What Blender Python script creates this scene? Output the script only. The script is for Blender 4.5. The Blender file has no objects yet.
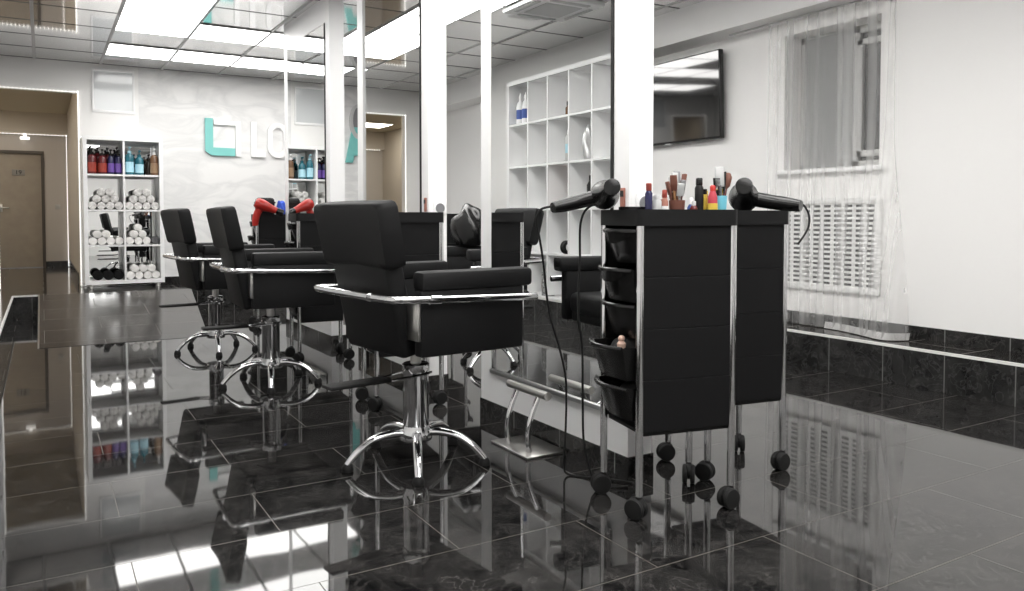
import bpy, bmesh, math, random
from mathutils import Vector, Matrix
random.seed(7)
SC = bpy.context.scene
COL = SC.collection
PI = math.pi

# ------------------------------------------------------------------ materials
def mat(name, col, rough=0.5, metal=0.0, spec=0.5, emit=None, estr=0.0, coat=0.0, noise=None, bump=0.0, bscale=60, alpha=None):
    m = bpy.data.materials.new(name); m.use_nodes = True
    nt = m.node_tree; b = nt.nodes['Principled BSDF']
    b.inputs['Base Color'].default_value = (*col, 1)
    b.inputs['Roughness'].default_value = rough
    b.inputs['Metallic'].default_value = metal
    b.inputs['Specular IOR Level'].default_value = spec
    b.inputs['Coat Weight'].default_value = coat
    if emit:
        b.inputs['Emission Color'].default_value = (*emit, 1)
        b.inputs['Emission Strength'].default_value = estr
    if alpha is not None: b.inputs['Alpha'].default_value = alpha
    if noise or bump:
        tc = nt.nodes.new('ShaderNodeTexCoord')
        n = nt.nodes.new('ShaderNodeTexNoise'); n.inputs['Scale'].default_value = bscale; n.inputs['Detail'].default_value = 6
        nt.links.new(tc.outputs['Object'], n.inputs['Vector'])
        if noise:
            r = nt.nodes.new('ShaderNodeValToRGB')
            r.color_ramp.elements[0].color = (*col, 1); r.color_ramp.elements[1].color = (*noise, 1)
            r.color_ramp.elements[0].position = .35; r.color_ramp.elements[1].position = .7
            nt.links.new(n.outputs['Fac'], r.inputs['Fac']); nt.links.new(r.outputs['Color'], b.inputs['Base Color'])
        if bump:
            bp = nt.nodes.new('ShaderNodeBump'); bp.inputs['Strength'].default_value = bump; bp.inputs['Distance'].default_value = .002
            nt.links.new(n.outputs['Fac'], bp.inputs['Height']); nt.links.new(bp.outputs['Normal'], b.inputs['Normal'])
    return m

def tile_mat(name, dark, light, bw, bh, mortar, mcol, axes, rough=0.04, vein=(.085,.08,.076), off=(0,0), boff=.5, wav=0.0, spec=.5):
    """polished stone tiles; axes = which world axes run along and across the rows"""
    m = bpy.data.materials.new(name); m.use_nodes = True
    nt = m.node_tree; N = nt.nodes.new; L = nt.links.new
    b = nt.nodes['Principled BSDF']; b.inputs['Roughness'].default_value = rough; b.inputs['Specular IOR Level'].default_value = spec
    g = N('ShaderNodeNewGeometry'); s = N('ShaderNodeSeparateXYZ'); c = N('ShaderNodeCombineXYZ')
    L(g.outputs['Position'], s.inputs[0])
    for k in range(2):
        a = N('ShaderNodeMath'); a.operation = 'ADD'; a.inputs[1].default_value = off[k]
        L(s.outputs[axes[k]], a.inputs[0]); L(a.outputs[0], c.inputs[k])
    br = N('ShaderNodeTexBrick'); br.offset = boff; br.inputs['Scale'].default_value = 1
    br.inputs['Brick Width'].default_value = bw; br.inputs['Row Height'].default_value = bh
    br.inputs['Mortar Size'].default_value = mortar; br.inputs['Mortar Smooth'].default_value = .1
    br.inputs['Color1'].default_value = (0,0,0,1); br.inputs['Color2'].default_value = (1,1,1,1); br.inputs['Bias'].default_value = 0
    L(c.outputs[0], br.inputs['Vector'])
    # cloudy stone plus thin veins
    n1 = N('ShaderNodeTexNoise'); n1.inputs['Scale'].default_value = 7; n1.inputs['Detail'].default_value = 8; n1.inputs['Roughness'].default_value = .65; n1.inputs['Distortion'].default_value = .8
    L(g.outputs['Position'], n1.inputs['Vector'])
    r1 = N('ShaderNodeValToRGB'); r1.color_ramp.elements[0].color = (*dark,1); r1.color_ramp.elements[1].color = (*light,1)
    r1.color_ramp.elements[0].position = .38; r1.color_ramp.elements[1].position = .72
    L(n1.outputs['Fac'], r1.inputs['Fac'])
    n2 = N('ShaderNodeTexNoise'); n2.inputs['Scale'].default_value = 9; n2.inputs['Detail'].default_value = 10; n2.inputs['Distortion'].default_value = 2.2
    L(g.outputs['Position'], n2.inputs['Vector'])
    r2 = N('ShaderNodeValToRGB'); e = r2.color_ramp.elements
    e[0].position = .47; e[0].color = (0,0,0,1); e[1].position = .5; e[1].color = (1,1,1,1); x = e.new(.53); x.color = (0,0,0,1)
    L(n2.outputs['Fac'], r2.inputs['Fac'])
    mx = N('ShaderNodeMix'); mx.data_type = 'RGBA'; mf = N('ShaderNodeMath'); mf.operation = 'MULTIPLY'; mf.inputs[1].default_value = .45
    L(r2.outputs['Color'], mf.inputs[0]); L(mf.outputs[0], mx.inputs['Factor']); L(r1.outputs['Color'], mx.inputs['A']); mx.inputs['B'].default_value = (*vein,1)
    m2 = N('ShaderNodeMix'); m2.data_type = 'RGBA'; L(br.outputs['Fac'], m2.inputs['Factor']); L(mx.outputs['Result'], m2.inputs['A']); m2.inputs['B'].default_value = (*mcol,1)
    L(m2.outputs['Result'], b.inputs['Base Color'])
    rr = N('ShaderNodeMapRange'); L(br.outputs['Fac'], rr.inputs['Value']); rr.inputs['To Min'].default_value = rough; rr.inputs['To Max'].default_value = .5
    L(rr.outputs['Result'], b.inputs['Roughness'])
    if wav:
        n3 = N('ShaderNodeTexNoise'); n3.inputs['Scale'].default_value = 3.0; n3.inputs['Detail'].default_value = 2; L(g.outputs['Position'], n3.inputs['Vector'])
        bp = N('ShaderNodeBump'); bp.inputs['Strength'].default_value = wav; bp.inputs['Distance'].default_value = .003
        L(n3.outputs['Fac'], bp.inputs['Height']); L(bp.outputs['Normal'], b.inputs['Normal'])
    return m

def marble_wall(name):
    m = bpy.data.materials.new(name); m.use_nodes = True
    nt = m.node_tree; N = nt.nodes.new; L = nt.links.new
    b = nt.nodes['Principled BSDF']; b.inputs['Roughness'].default_value = .45
    g = N('ShaderNodeNewGeometry'); mp = N('ShaderNodeMapping'); mp.inputs['Rotation'].default_value = (0, .6, 0); mp.inputs['Scale'].default_value = (.9,.9,2.2)
    n = N('ShaderNodeTexNoise'); n.inputs['Scale'].default_value = 1.6; n.inputs['Detail'].default_value = 7; n.inputs['Distortion'].default_value = 1.2
    r = N('ShaderNodeValToRGB'); e = r.color_ramp.elements
    e[0].position = .40; e[0].color = (.81,.807,.80,1); e[1].position = .60; e[1].color = (.81,.807,.80,1); x = e.new(.5); x.color = (.71,.71,.706,1)
    L(g.outputs['Position'], mp.inputs['Vector']); L(mp.outputs['Vector'], n.inputs['Vector']); L(n.outputs['Fac'], r.inputs['Fac']); L(r.outputs['Color'], b.inputs['Base Color'])
    return m

def sheer_mat(name):
    m = bpy.data.materials.new(name); m.use_nodes = True
    nt = m.node_tree; N = nt.nodes.new; L = nt.links.new
    for n in list(nt.nodes): nt.nodes.remove(n)
    out = N('ShaderNodeOutputMaterial'); d = N('ShaderNodeBsdfDiffuse'); d.inputs['Color'].default_value = (.95,.945,.94,1)
    t = N('ShaderNodeBsdfTranslucent'); t.inputs['Color'].default_value = (.95,.945,.94,1); tr = N('ShaderNodeBsdfTransparent')
    a = N('ShaderNodeMixShader'); a.inputs[0].default_value = .5; L(d.outputs[0], a.inputs[1]); L(t.outputs[0], a.inputs[2])
    g = N('ShaderNodeNewGeometry'); mp = N('ShaderNodeMapping'); mp.inputs['Scale'].default_value = (0, 1.6, .03)
    n = N('ShaderNodeTexNoise'); n.inputs['Scale'].default_value = 6; n.inputs['Detail'].default_value = 2
    L(g.outputs['Position'], mp.inputs['Vector']); L(mp.outputs['Vector'], n.inputs['Vector'])
    mr = N('ShaderNodeMapRange'); mr.inputs['From Min'].default_value = .35; mr.inputs['From Max'].default_value = .65; mr.inputs['To Min'].default_value = .10; mr.inputs['To Max'].default_value = .42
    L(n.outputs['Fac'], mr.inputs['Value'])
    mx = N('ShaderNodeMixShader'); L(mr.outputs['Result'], mx.inputs[0]); L(tr.outputs[0], mx.inputs[1]); L(a.outputs[0], mx.inputs[2])
    L(mx.outputs[0], out.inputs['Surface'])
    return m

M = {}
M['white'] = mat('white_paint', (.87,.862,.85), .55)
M['panel'] = mat('white_lacquer', (.90,.90,.90), .35)
M['marble'] = marble_wall('marble_wallpaper')
M['ceiling'] = mat('glossy_ceiling_tile', (.88,.88,.88), .06, .82, spec=.7, bump=.25, bscale=1.3)
M['grid'] = mat('grey_ceiling_bar', (.50,.50,.50), .3)
M['seam'] = mat('dark_seam', (.16,.16,.16), .5)
M['lamp'] = mat('led_diffuser', (.9,.9,.9), .5, emit=(1,.985,.96), estr=7.4)
M['floor'] = tile_mat('polished_black_tile', (.006,.006,.0062), (.036,.034,.033), .822, .3855, .0015, (.075,.068,.058), ('X','Y'), rough=.035, off=(-.1955+.822*4, -.081+.3855*20), wav=.12)
M['podium'] = tile_mat('podium_tile', (.010,.010,.010), (.034,.033,.032), .366, 2.0, .003, (.11,.11,.105), ('Y','Z'), rough=.12, vein=(.08,.08,.08), off=(.095,1.0), boff=0)
M['podiumtop'] = tile_mat('podium_top_tile', (.011,.010,.010), (.036,.033,.030), .8, .4, .003, (.10,.09,.08), ('X','Y'), rough=.10, off=(10,10))
M['riser_brown'] = tile_mat('brown_grey_tile', (.020,.0175,.016), (.058,.051,.046), .8, .40, .0025, (.11,.10,.09), ('X','Y'), rough=.17, vein=(.085,.076,.07), off=(10,10), spec=.45)
M['riserback'] = tile_mat('back_riser_tile', (.010,.010,.010), (.034,.033,.032), .366, 2.0, .003, (.11,.11,.105), ('X','Z'), rough=.12, vein=(.08,.08,.08), off=(.095,1.0), boff=0)
M['corrfloor'] = tile_mat('corridor_tile', (.030,.025,.021), (.060,.052,.045), .8, .4, .003, (.10,.09,.08), ('X','Y'), rough=.10, off=(10,10))
M['skirting'] = tile_mat('skirting_tile', (.010,.010,.010), (.030,.029,.028), .366, 2.0, .003, (.14,.14,.135), ('Y','Z'), rough=.12, off=(.25,1.0), boff=0)
M['trim'] = mat('white_edge_trim', (.75,.74,.72), .3)
M['leather'] = mat('black_leatherette', (.0085,.0085,.009), .55, spec=.22, bump=.25, bscale=240)
M['leather2'] = mat('black_leather_panel', (.007,.007,.0075), .55, spec=.2, bump=.25, bscale=200)
M['plastic'] = mat('black_plastic', (.008,.008,.008), .25)
M['matteblack'] = mat('matte_black', (.009,.009,.009), .6, spec=.3)
M['rubber'] = mat('black_rubber', (.012,.012,.012), .7, spec=.3)
M['chrome'] = mat('chrome', (.70,.70,.71), .09, 1.0)
M['steel'] = mat('brushed_steel', (.58,.57,.55), .28, 1.0)
M['alu'] = mat('satin_aluminium', (.62,.62,.62), .32, 1.0)
M['mirror'] = mat('mirror_glass', (.90,.91,.905), .0, 1.0)
M['screen'] = mat('tv_screen', (.006,.006,.007), .06, spec=.8, coat=1.0)
M['teal'] = mat('teal_acrylic', (.20,.56,.53), .4)
M['grey'] = mat('grey_plastic', (.22,.22,.23), .35)
M['lgrey'] = mat('light_grey_plastic', (.55,.55,.55), .4)
M['beige'] = mat('corridor_beige_paint', (.60,.545,.48), .6)
M['pinkgrey'] = mat('corridor_pink_grey_paint', (.58,.54,.51), .6)
M['warmceil'] = mat('corridor_ceiling_paint', (.52,.46,.34), .6)
M['doorm'] = mat('door_laminate', (.36,.31,.26), .45, noise=(.40,.35,.29), bscale=8)
M['doorframe'] = mat('door_frame_brown', (.10,.085,.075), .5)
M['bead'] = mat('led_bead', (.9,.9,.88), .4, emit=(1,.97,.92), estr=1.3)
M['warmled'] = mat('warm_led', (.9,.8,.5), .4, emit=(1,.80,.42), estr=5)
M['sheer'] = sheer_mat('sheer_voile')
M['hem'] = mat('voile_hem', (.85,.84,.83), .9, spec=.1, alpha=.45)
M['glass'] = mat('window_night_glass', (.035,.037,.037), .12, spec=.3)
M['blind'] = mat('grey_roller_blind', (.26,.265,.262), .7)
M['sash'] = mat('grey_sash', (.50,.50,.49), .5)
M['slot'] = mat('dark_slot', (.05,.05,.05), .8)
M['grille'] = mat('white_grille', (.78,.78,.77), .45)
M['towel'] = mat('white_terry', (.82,.81,.79), .9, spec=.1, bump=1.0, bscale=120)
M['towel_dot'] = mat('white_dotted_terry', (.84,.83,.81), .9, spec=.1, noise=(.50,.49,.48), bscale=26)
M['towel_black'] = mat('black_terry', (.014,.014,.014), .9, spec=.1, bump=1.0, bscale=120)
M['towel_grey'] = mat('grey_terry', (.14,.14,.145), .9, spec=.1, bump=1.0, bscale=120)
M['dullred'] = mat('dull_red_cap', (.30,.05,.035), .35)
M['red'] = mat('red_plastic', (.50,.025,.018), .3)
M['darkred'] = mat('dark_red_bottle', (.10,.012,.014), .2)
M['redbrown'] = mat('red_brown_bottle', (.30,.045,.03), .2)
M['purple'] = mat('purple_bottle', (.16,.085,.36), .2)
M['navy'] = mat('navy_bottle', (.02,.02,.07), .2)
M['tealb'] = mat('teal_bottle', (.015,.12,.16), .2)
M['ltblue'] = mat('pale_blue_label', (.42,.68,.78), .4)
M['bluecup'] = mat('sky_blue_plastic', (.20,.62,.78), .35)
M['blue'] = mat('blue_cloth', (.03,.09,.55), .7)
M['bluelabel'] = mat('blue_label', (.05,.10,.35), .4)
M['brown'] = mat('brown_bottle', (.16,.085,.045), .25)
M['dbrown'] = mat('dark_brown_bottle', (.035,.025,.02), .2)
M['bronze'] = mat('bronze_label', (.30,.19,.11), .35)
M['pink'] = mat('pink_red_plastic', (.52,.06,.085), .3)
M['yellow'] = mat('yellow_plastic', (.75,.55,.08), .35)
M['wood'] = mat('wooden_handle', (.42,.22,.10), .5)
M['bristle'] = mat('brown_bristle', (.16,.06,.04), .7)
M['clear'] = mat('clear_plastic', (.55,.56,.56), .15)
M['skin'] = mat('pale_pink_plastic', (.72,.50,.40), .5)
M['bag'] = mat('silver_foil', (.62,.62,.62), .3, .6)
M['redbox'] = mat('red_brown_card', (.35,.10,.07), .6, noise=(.55,.35,.28), bscale=40)
M['pattern'] = mat('grey_patterned_card', (.06,.06,.06), .6, noise=(.55,.55,.55), bscale=60)
M['tag'] = mat('brown_red_tag', (.36,.15,.11), .5)
M['plaque'] = mat('grey_plaque', (.28,.27,.26), .4)
M['ink'] = mat('black_ink', (.01,.01,.01), .5)

# ------------------------------------------------------------------ mesh builder
class MB:
    def __init__(s): s.bm = bmesh.new(); s.mod = []
    def _merge(s, b, mtx=None):
        if mtx is not None: b.transform(mtx)
        me = bpy.data.meshes.new('tmp'); b.to_mesh(me); b.free(); s.bm.from_mesh(me); bpy.data.meshes.remove(me)
    def box(s, x0, x1, y0, y1, z0, z1, bev=0.0, seg=2, mtx=None):
        b = bmesh.new(); bmesh.ops.create_cube(b, size=1)
        b.transform(Matrix.Translation(((x0+x1)/2,(y0+y1)/2,(z0+z1)/2)) @ Matrix.Diagonal((abs(x1-x0),abs(y1-y0),abs(z1-z0),1)))
        if bev: bmesh.ops.bevel(b, geom=b.edges[:], offset=bev, segments=seg, profile=.5, affect='EDGES')
        s._merge(b, mtx); return s
    def lathe(s, prof, n=20, mtx=None, cap=True):
        b = bmesh.new(); rings = []
        for r, z in prof: rings.append([b.verts.new((r*math.cos(2*PI*k/n), r*math.sin(2*PI*k/n), z)) for k in range(n)])
        for a, c in zip(rings, rings[1:]):
            for k in range(n): b.faces.new((a[k], a[(k+1)%n], c[(k+1)%n], c[k]))
        if cap:
            b.faces.new(rings[0][::-1]); b.faces.new(rings[-1])
        bmesh.ops.recalc_face_normals(b, faces=b.faces[:])
        s._merge(b, mtx); return s
    def sph(s, c, r, sc=(1,1,1), mtx=None, u=16, v=10):
        b = bmesh.new(); bmesh.ops.create_uvsphere(b, u_segments=u, v_segments=v, radius=r)
        t = Matrix.Translation(c) @ Matrix.Diagonal((*sc,1))
        s._merge(b, (mtx @ t) if mtx is not None else t); return s
    def tube(s, pts, r, n=10, mtx=None, smooth=0, closed=False, flat=1.0):
        P = [Vector(p) for p in pts]; R = r if isinstance(r, (list,tuple)) else [r]*len(P)
        if smooth:
            Q = []; S = []
            m = len(P)
            rng = range(m if closed else m-1)
            for i in rng:
                p0 = P[(i-1)%m] if (closed or i>0) else P[i]; p1 = P[i]; p2 = P[(i+1)%m]; p3 = P[(i+2)%m] if (closed or i+2<m) else p2
                for k in range(smooth):
                    t = k/smooth
                    Q.append(.5*((2*p1)+(p2-p0)*t+(2*p0-5*p1+4*p2-p3)*t*t+(3*p1-p0-3*p2+p3)*t**3)); S.append(R[i]*(1-t)+R[(i+1)%m]*t)
            if not closed: Q.append(P[-1]); S.append(R[-1])
            P, R = Q, S
        b = bmesh.new(); rings = []; m = len(P)
        up = None
        for i, p in enumerate(P):
            if closed: t = P[(i+1)%m]-P[(i-1)%m]
            else: t = P[min(i+1,m-1)]-P[max(i-1,0)]
            t.normalize()
            if up is None:
                up = Vector((0,0,1)) if abs(t.z) < .9 else Vector((1,0,0))
            a = t.cross(up); a.normalize(); up = a.cross(t); up.normalize()
            rings.append([b.verts.new(p + R[i]*(math.cos(2*PI*k/n)*a + flat*math.sin(2*PI*k/n)*up)) for k in range(n)])
        pr = list(zip(rings, rings[1:])) + ([(rings[-1], rings[0])] if closed else [])
        for a, c in pr:
            for k in range(n): b.faces.new((a[k], a[(k+1)%n], c[(k+1)%n], c[k]))
        if not closed: b.faces.new(rings[0][::-1]); b.faces.new(rings[-1])
        bmesh.ops.recalc_face_normals(b, faces=b.faces[:])
        s._merge(b, mtx); return s
    def prism(s, poly, h0, h1, mtx=None, bev=0.0):
        """polygon in local xy, extruded along z"""
        b = bmesh.new()
        lo = [b.verts.new((x,y,h0)) for x,y in poly]; hi = [b.verts.new((x,y,h1)) for x,y in poly]; n = len(poly)
        b.faces.new(lo[::-1]); b.faces.new(hi)
        for k in range(n): b.faces.new((lo[k], lo[(k+1)%n], hi[(k+1)%n], hi[k]))
        bmesh.ops.recalc_face_normals(b, faces=b.faces[:])
        if bev: bmesh.ops.bevel(b, geom=b.edges[:], offset=bev, segments=2, profile=.5, affect='EDGES')
        s._merge(b, mtx); return s
    def loft(s, loops, mtx=None, cap=(True,True)):
        b = bmesh.new(); rings = [[b.verts.new(p) for p in l] for l in loops]; n = len(loops[0])
        for a, c in zip(rings, rings[1:]):
            for k in range(n): b.faces.new((a[k], a[(k+1)%n], c[(k+1)%n], c[k]))
        if cap[0]: b.faces.new(rings[0][::-1])
        if cap[1]: b.faces.new(rings[-1])
        bmesh.ops.recalc_face_normals(b, faces=b.faces[:])
        s._merge(b, mtx); return s
    def ring2d(s, outer, inner, h0, h1, mtx=None):
        """closed band between two outlines of the same length"""
        n = len(outer); b = bmesh.new()
        V = [[b.verts.new((x,y,h)) for x,y in l] for h in (h0,h1) for l in (outer,inner)]
        for k in range(n):
            j = (k+1)%n
            b.faces.new((V[2][k],V[2][j],V[3][j],V[3][k])); b.faces.new((V[0][j],V[0][k],V[1][k],V[1][j]))
            b.faces.new((V[0][k],V[0][j],V[2][j],V[2][k])); b.faces.new((V[1][j],V[1][k],V[3][k],V[3][j]))
        bmesh.ops.recalc_face_normals(b, faces=b.faces[:])
        s._merge(b, mtx); return s
    def obj(s, name, m, parent=None, smooth=True, ang=.7):
        me = bpy.data.meshes.new(name); s.bm.to_mesh(me); s.bm.free(); me.materials.append(M[m] if isinstance(m, str) else m)
        if smooth:
            for p in me.polygons: p.use_smooth = True
            me.set_sharp_from_angle(angle=ang)
        o = bpy.data.objects.new(name, me); COL.objects.link(o)
        if parent: o.parent = parent
        return o

def T(x=0, y=0, z=0): return Matrix.Translation((x,y,z))
def RX(a): return Matrix.Rotation(a, 4, 'X')
def RY(a): return Matrix.Rotation(a, 4, 'Y')
def RZ(a): return Matrix.Rotation(a, 4, 'Z')
def tag(o, label, cat, group=None, kind=None):
    o['label'] = label; o['category'] = cat
    if group: o['group'] = group
    if kind: o['kind'] = kind
    return o
def thing(name, label, cat, loc=(0,0,0), rz=0, group=None):
    o = bpy.data.objects.new(name, None); COL.objects.link(o); o.empty_display_size = .05
    o.location = loc; o.rotation_euler = (0,0,rz)
    return tag(o, label, cat, group)
def struct(o): o['kind'] = 'structure'; return o
def part_label(o, l): o['label'] = l; return o
def dup(root, label, loc=None, rz=None):
    def cp(o, par):
        c = o.copy(); COL.objects.link(c)
        if par: c.parent = par
        for ch in list(o.children): cp(ch, c)
        return c
    r = cp(root, None); r['label'] = label
    if loc is not None: r.location = loc
    if rz is not None: r.rotation_euler = (0,0,rz)
    return r
R = math.radians
ORD = ['first','second','third','fourth','fifth','sixth','seventh','eighth','ninth']

# ------------------------------------------------------------------ the room
P = .218            # height of the tiled podium along the walls
XL, XR, YB, YR, ZC = -.60, 4.57, 9.5, -3.0, 2.58
EDGE_L, EDGE_B, EDGE_R = -.243, 8.68, 4.20
DX0, DX1, DZ = -.377, .345, 2.262     # doorway in the back wall

struct(MB().box(EDGE_L-.02, EDGE_R+.02, YR, EDGE_B+.02, -.05, 0).obj('floor', 'floor', smooth=False))
struct(MB().box(XL, EDGE_L, YR, YB, -.05, P).obj('podium_left', 'podium', smooth=False))
struct(MB().box(EDGE_R, XR, YR, YB, -.05, P-.006).obj('podium_right', 'podium', smooth=False))
struct(MB().box(EDGE_R+.012, XR, YR, YB, P-.006, P).obj('podium_top_right', 'podiumtop', smooth=False))
b = MB().box(EDGE_L, EDGE_R, EDGE_B, YB, -.05, P)
struct(b.obj('podium_back', 'podiumtop', smooth=False))
struct(MB().box(EDGE_L, EDGE_R, EDGE_B-.004, EDGE_B, 0, P).obj('trim_1', 'riserback', smooth=False))
# low ramp from the main floor up to the doorway level
RF = 6.66
def flat_ramp(pts): return MB().loft([[(x,y,-.004) for x,y,z in pts], pts])
struct(flat_ramp([(-.037,RF,.002),(1.13,RF,.002),(1.31,EDGE_B-.004,P),(-.037,EDGE_B-.004,P)]).obj('ramp', 'riser_brown', smooth=False))
struct(MB().box(EDGE_L-.012, EDGE_L+.003, YR, EDGE_B, P-.012, P+.003).obj('trim_2', 'trim', smooth=False))
struct(MB().box(EDGE_L-.012, -.037, EDGE_B-.004, EDGE_B+.012, P-.012, P+.003).obj('trim_3', 'trim', smooth=False))
struct(MB().loft([[(-.045,RF,-.002),(-.033,RF,-.002),(-.033,EDGE_B,P-.004),(-.045,EDGE_B,P-.004)],[(-.045,RF,.004),(-.033,RF,.004),(-.033,EDGE_B,P+.003),(-.045,EDGE_B,P+.003)]]).obj('trim_4', 'alu', smooth=False))
struct(MB().box(EDGE_R-.003, EDGE_R+.012, YR, YB, P-.012, P+.003).obj('trim_5', 'trim', smooth=False))

struct(MB().box(XL-.1, XL, YR, YB, -.05, ZC).obj('wall_left', 'white', smooth=False))
b = MB()
WY0, WY1, WZ0, WZ1 = 3.13, 3.88, 1.285, 2.24      # window opening in the right wall
b.box(XR, XR+.30, YR, WY0, -.05, ZC).box(XR, XR+.30, WY1, YB, -.05, ZC).box(XR, XR+.30, WY0, WY1, -.05, WZ0).box(XR, XR+.30, WY0, WY1, WZ1, ZC)
struct(b.obj('wall_right', 'white', smooth=False))
b = MB()
b.box(XL-.1, DX0, YB, YB+.12, -.05, ZC).box(DX0, DX1, YB, YB+.12, DZ, ZC).box(DX1, .925, YB, YB+.12, -.05, ZC).box(.925, XR, YB+.03, YB+.12, -.05, ZC)
struct(b.obj('wall_back', 'white', smooth=False))
struct(MB().box(.925, XR, YB, YB+.03, P, ZC).obj('wall_back_marble', 'marble', smooth=False))
struct(MB().box(XL-.1, XR+.3, YR-.1, YR, -.05, ZC).obj('wall_rear', 'white', smooth=False))
struct(MB().box(XR-.012, XR, YR, 4.05, P, P+.075).box(XR-.012, XR, 4.05, YB, P, P+.075).obj('baseboard_right', 'skirting', smooth=False))
struct(MB().box(1.12, XR, YB-.012, YB, P, P+.075).obj('baseboard_back', 'skirting', smooth=False))
# ceiling of glossy square tiles with raised bars
struct(MB().box(XL-.1, XR+.3, YR-.1, YB+.12, ZC, ZC+.08).obj('ceiling', 'ceiling', smooth=False))
b = MB()
gx = [.56+.6*k for k in range(-1, 7)]
for x in gx: b.box(x-.013, x+.013, YR, YB, ZC-.005, ZC+.01)
struct(b.obj('ceiling_bars', 'grid', smooth=False))
b = MB()
gy = [8.88-.6*k for k in range(-1, 20)]
for y in gy: b.box(XL, 4.3, y-.004, y+.004, ZC-.003, ZC+.01)
struct(b.obj('ceiling_seams', 'seam', smooth=False))
# boxed beam along the right wall, with a curtain rail under it
struct(MB().box(4.31, XR, YR, YB, 2.325, ZC).obj('beam_right', 'white', smooth=False))
# tall white pilaster strip on the back wall at the shelf's right
# ------------------------------------------------------------------ ceiling lights
def light_tile(x, y, label):
    t = thing('ceiling_light', label, 'ceiling light', (x, y, ZC), 0, 'square ceiling light panels')
    MB().box(-.294,.294,-.294,.294,-.009,.004).obj('diffuser', 'lamp', t, smooth=False)
    b = MB()
    for (x0,x1,y0,y1) in ((-.3,.3,-.3,-.287),(-.3,.3,.287,.3),(-.3,-.287,-.287,.287),(.287,.3,-.287,.287)): b.box(x0,x1,y0,y1,-.011,.004)
    b.obj('frame', 'grid', t, smooth=False)
cols = [.86, 1.46, 2.06, 2.66]
CN = ['leftmost','second from left','third from left','rightmost']
for i, x in enumerate(cols): light_tile(x, 8.58, 'square white ceiling light, %s in the row nearest the marble wall' % CN[i])
for i, x in enumerate(cols): light_tile(x, 7.38, 'square white ceiling light, %s in the second row from the marble wall' % CN[i])
for k, y in enumerate([6.78-.6*i for i in range(9)] + [1.38-.6*i for i in range(6)]):
    light_tile(cols[0], y, 'square ceiling light in the left lengthwise run, %s before the second cross row' % (ORD[k] if k < 9 else 'number %d' % (k+1)))
    light_tile(cols[3], y, 'square ceiling light in the right lengthwise run, %s before the second cross row' % (ORD[k] if k < 9 else 'number %d' % (k+1)))

for k, y in enumerate((3.18, 1.98, .78, -.42)):  # fill panels added overhead, out of frame, to brighten the near end
    for i in (1, 2): light_tile(cols[i], y, 'square ceiling light overhead, %s tile of the %s middle pair' % (('left','right')[i-1], ORD[k]))
# ------------------------------------------------------------------ corridor beyond the doorway
CY = 13.4
struct(MB().box(-1.6, DX1+.4, YB, 14.2, -.05, P).obj('floor_corridor', 'corrfloor', smooth=False))
struct(MB().box(DX1-.003, DX1+.1, YB+.12, CY, P, 2.5).obj('wall_corridor_right', 'beige', smooth=False))
struct(MB().box(-1.7, -1.6, YB+.12, 14.2, P, 2.5).obj('wall_corridor_left', 'beige', smooth=False))
struct(MB().box(-1.7, DX1+.1, YB+.12, 14.2, 2.46, 2.54).obj('ceiling_corridor', 'warmceil', smooth=False))
struct(MB().box(-1.6, DX1, CY-.1, CY, 2.15, 2.46).obj('lintel_corridor', 'beige', smooth=False))
struct(MB().box(.04, DX1+.1, CY, CY+.1, P, 2.46).box(-1.6, -.60, CY, CY+.1, P, 2.46).box(-.60, .04, CY, CY+.1, 1.91, 2.46).obj('wall_corridor_end', 'pinkgrey', smooth=False))
struct(MB().box(.04, DX1-.01, CY-.012, CY, P, P+.09).obj('baseboard_corridor', 'skirting', smooth=False))
struct(MB().box(DX1-.015, DX1-.003, YB+.5, CY-.02, P, P+.12).obj('baseboard_corridor_right', 'skirting', smooth=False))
d = MB().box(-.56, .0, CY+.03, CY+.07, P+.005, 1.87).obj('door_1', 'doorm', smooth=False); struct(d)
MB().box(-.60,-.56,CY-.01,CY+.08,P,1.91).box(0,.04,CY-.01,CY+.08,P,1.91).box(-.56,0,CY-.01,CY+.08,1.87,1.91).obj('door_frame', 'doorframe', d, smooth=False)
h = MB().tube([(-.50,CY+.03,1.09),(-.50,CY-.03,1.09),(-.40,CY-.03,1.085)], .010, 8).box(-.52,-.48,CY+.02,CY+.031,1.03,1.14,.003).obj('door_handle', 'steel', d)
pq = MB().box(-.36,-.20,CY+.02,CY+.031,1.55,1.64,.003).obj('number_plaque', 'plaque', d)
def text(s, size, m, parent, mtx, name='lettering', ext=.001, align='CENTER'):
    c = bpy.data.curves.new(name, 'FONT'); c.body = s; c.size = size; c.extrude = ext; c.align_x = align; c.align_y = 'CENTER'
    c.materials.append(M[m]); o = bpy.data.objects.new(name, c); COL.objects.link(o); o.matrix_world = mtx
    if parent: o.parent = parent
    return o
text('19', .085, 'ink', d, T(-.28, CY+.018, 1.595) @ RX(PI/2), 'number')
o = MB().box(.17,.235,CY-.012,CY,1.07,1.14,.004).box(.182,.223,CY-.017,CY-.01,1.082,1.128,.003).obj('light_switch', 'lgrey')
tag(o, 'small pale light switch on the corridor end wall right of the brown door', 'light switch')
o = MB().box(-.25,-.13,CY-.16,CY-.10,2.06,2.10,.01).box(-.21,-.17,CY-.10,CY-.08,2.09,2.155,.003).obj('hanging_lamp', 'bead')
tag(o, 'little white lamp hanging under the far beaded lintel in the corridor', 'lamp')
o = MB().box(-1.2, DX1-.02, YB+.13, YB+.16, 2.40, 2.42).obj('cove_strip_light', 'warmled', smooth=False)
tag(o, 'warm strip light along the top of the corridor just behind the doorway', 'strip light')
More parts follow.
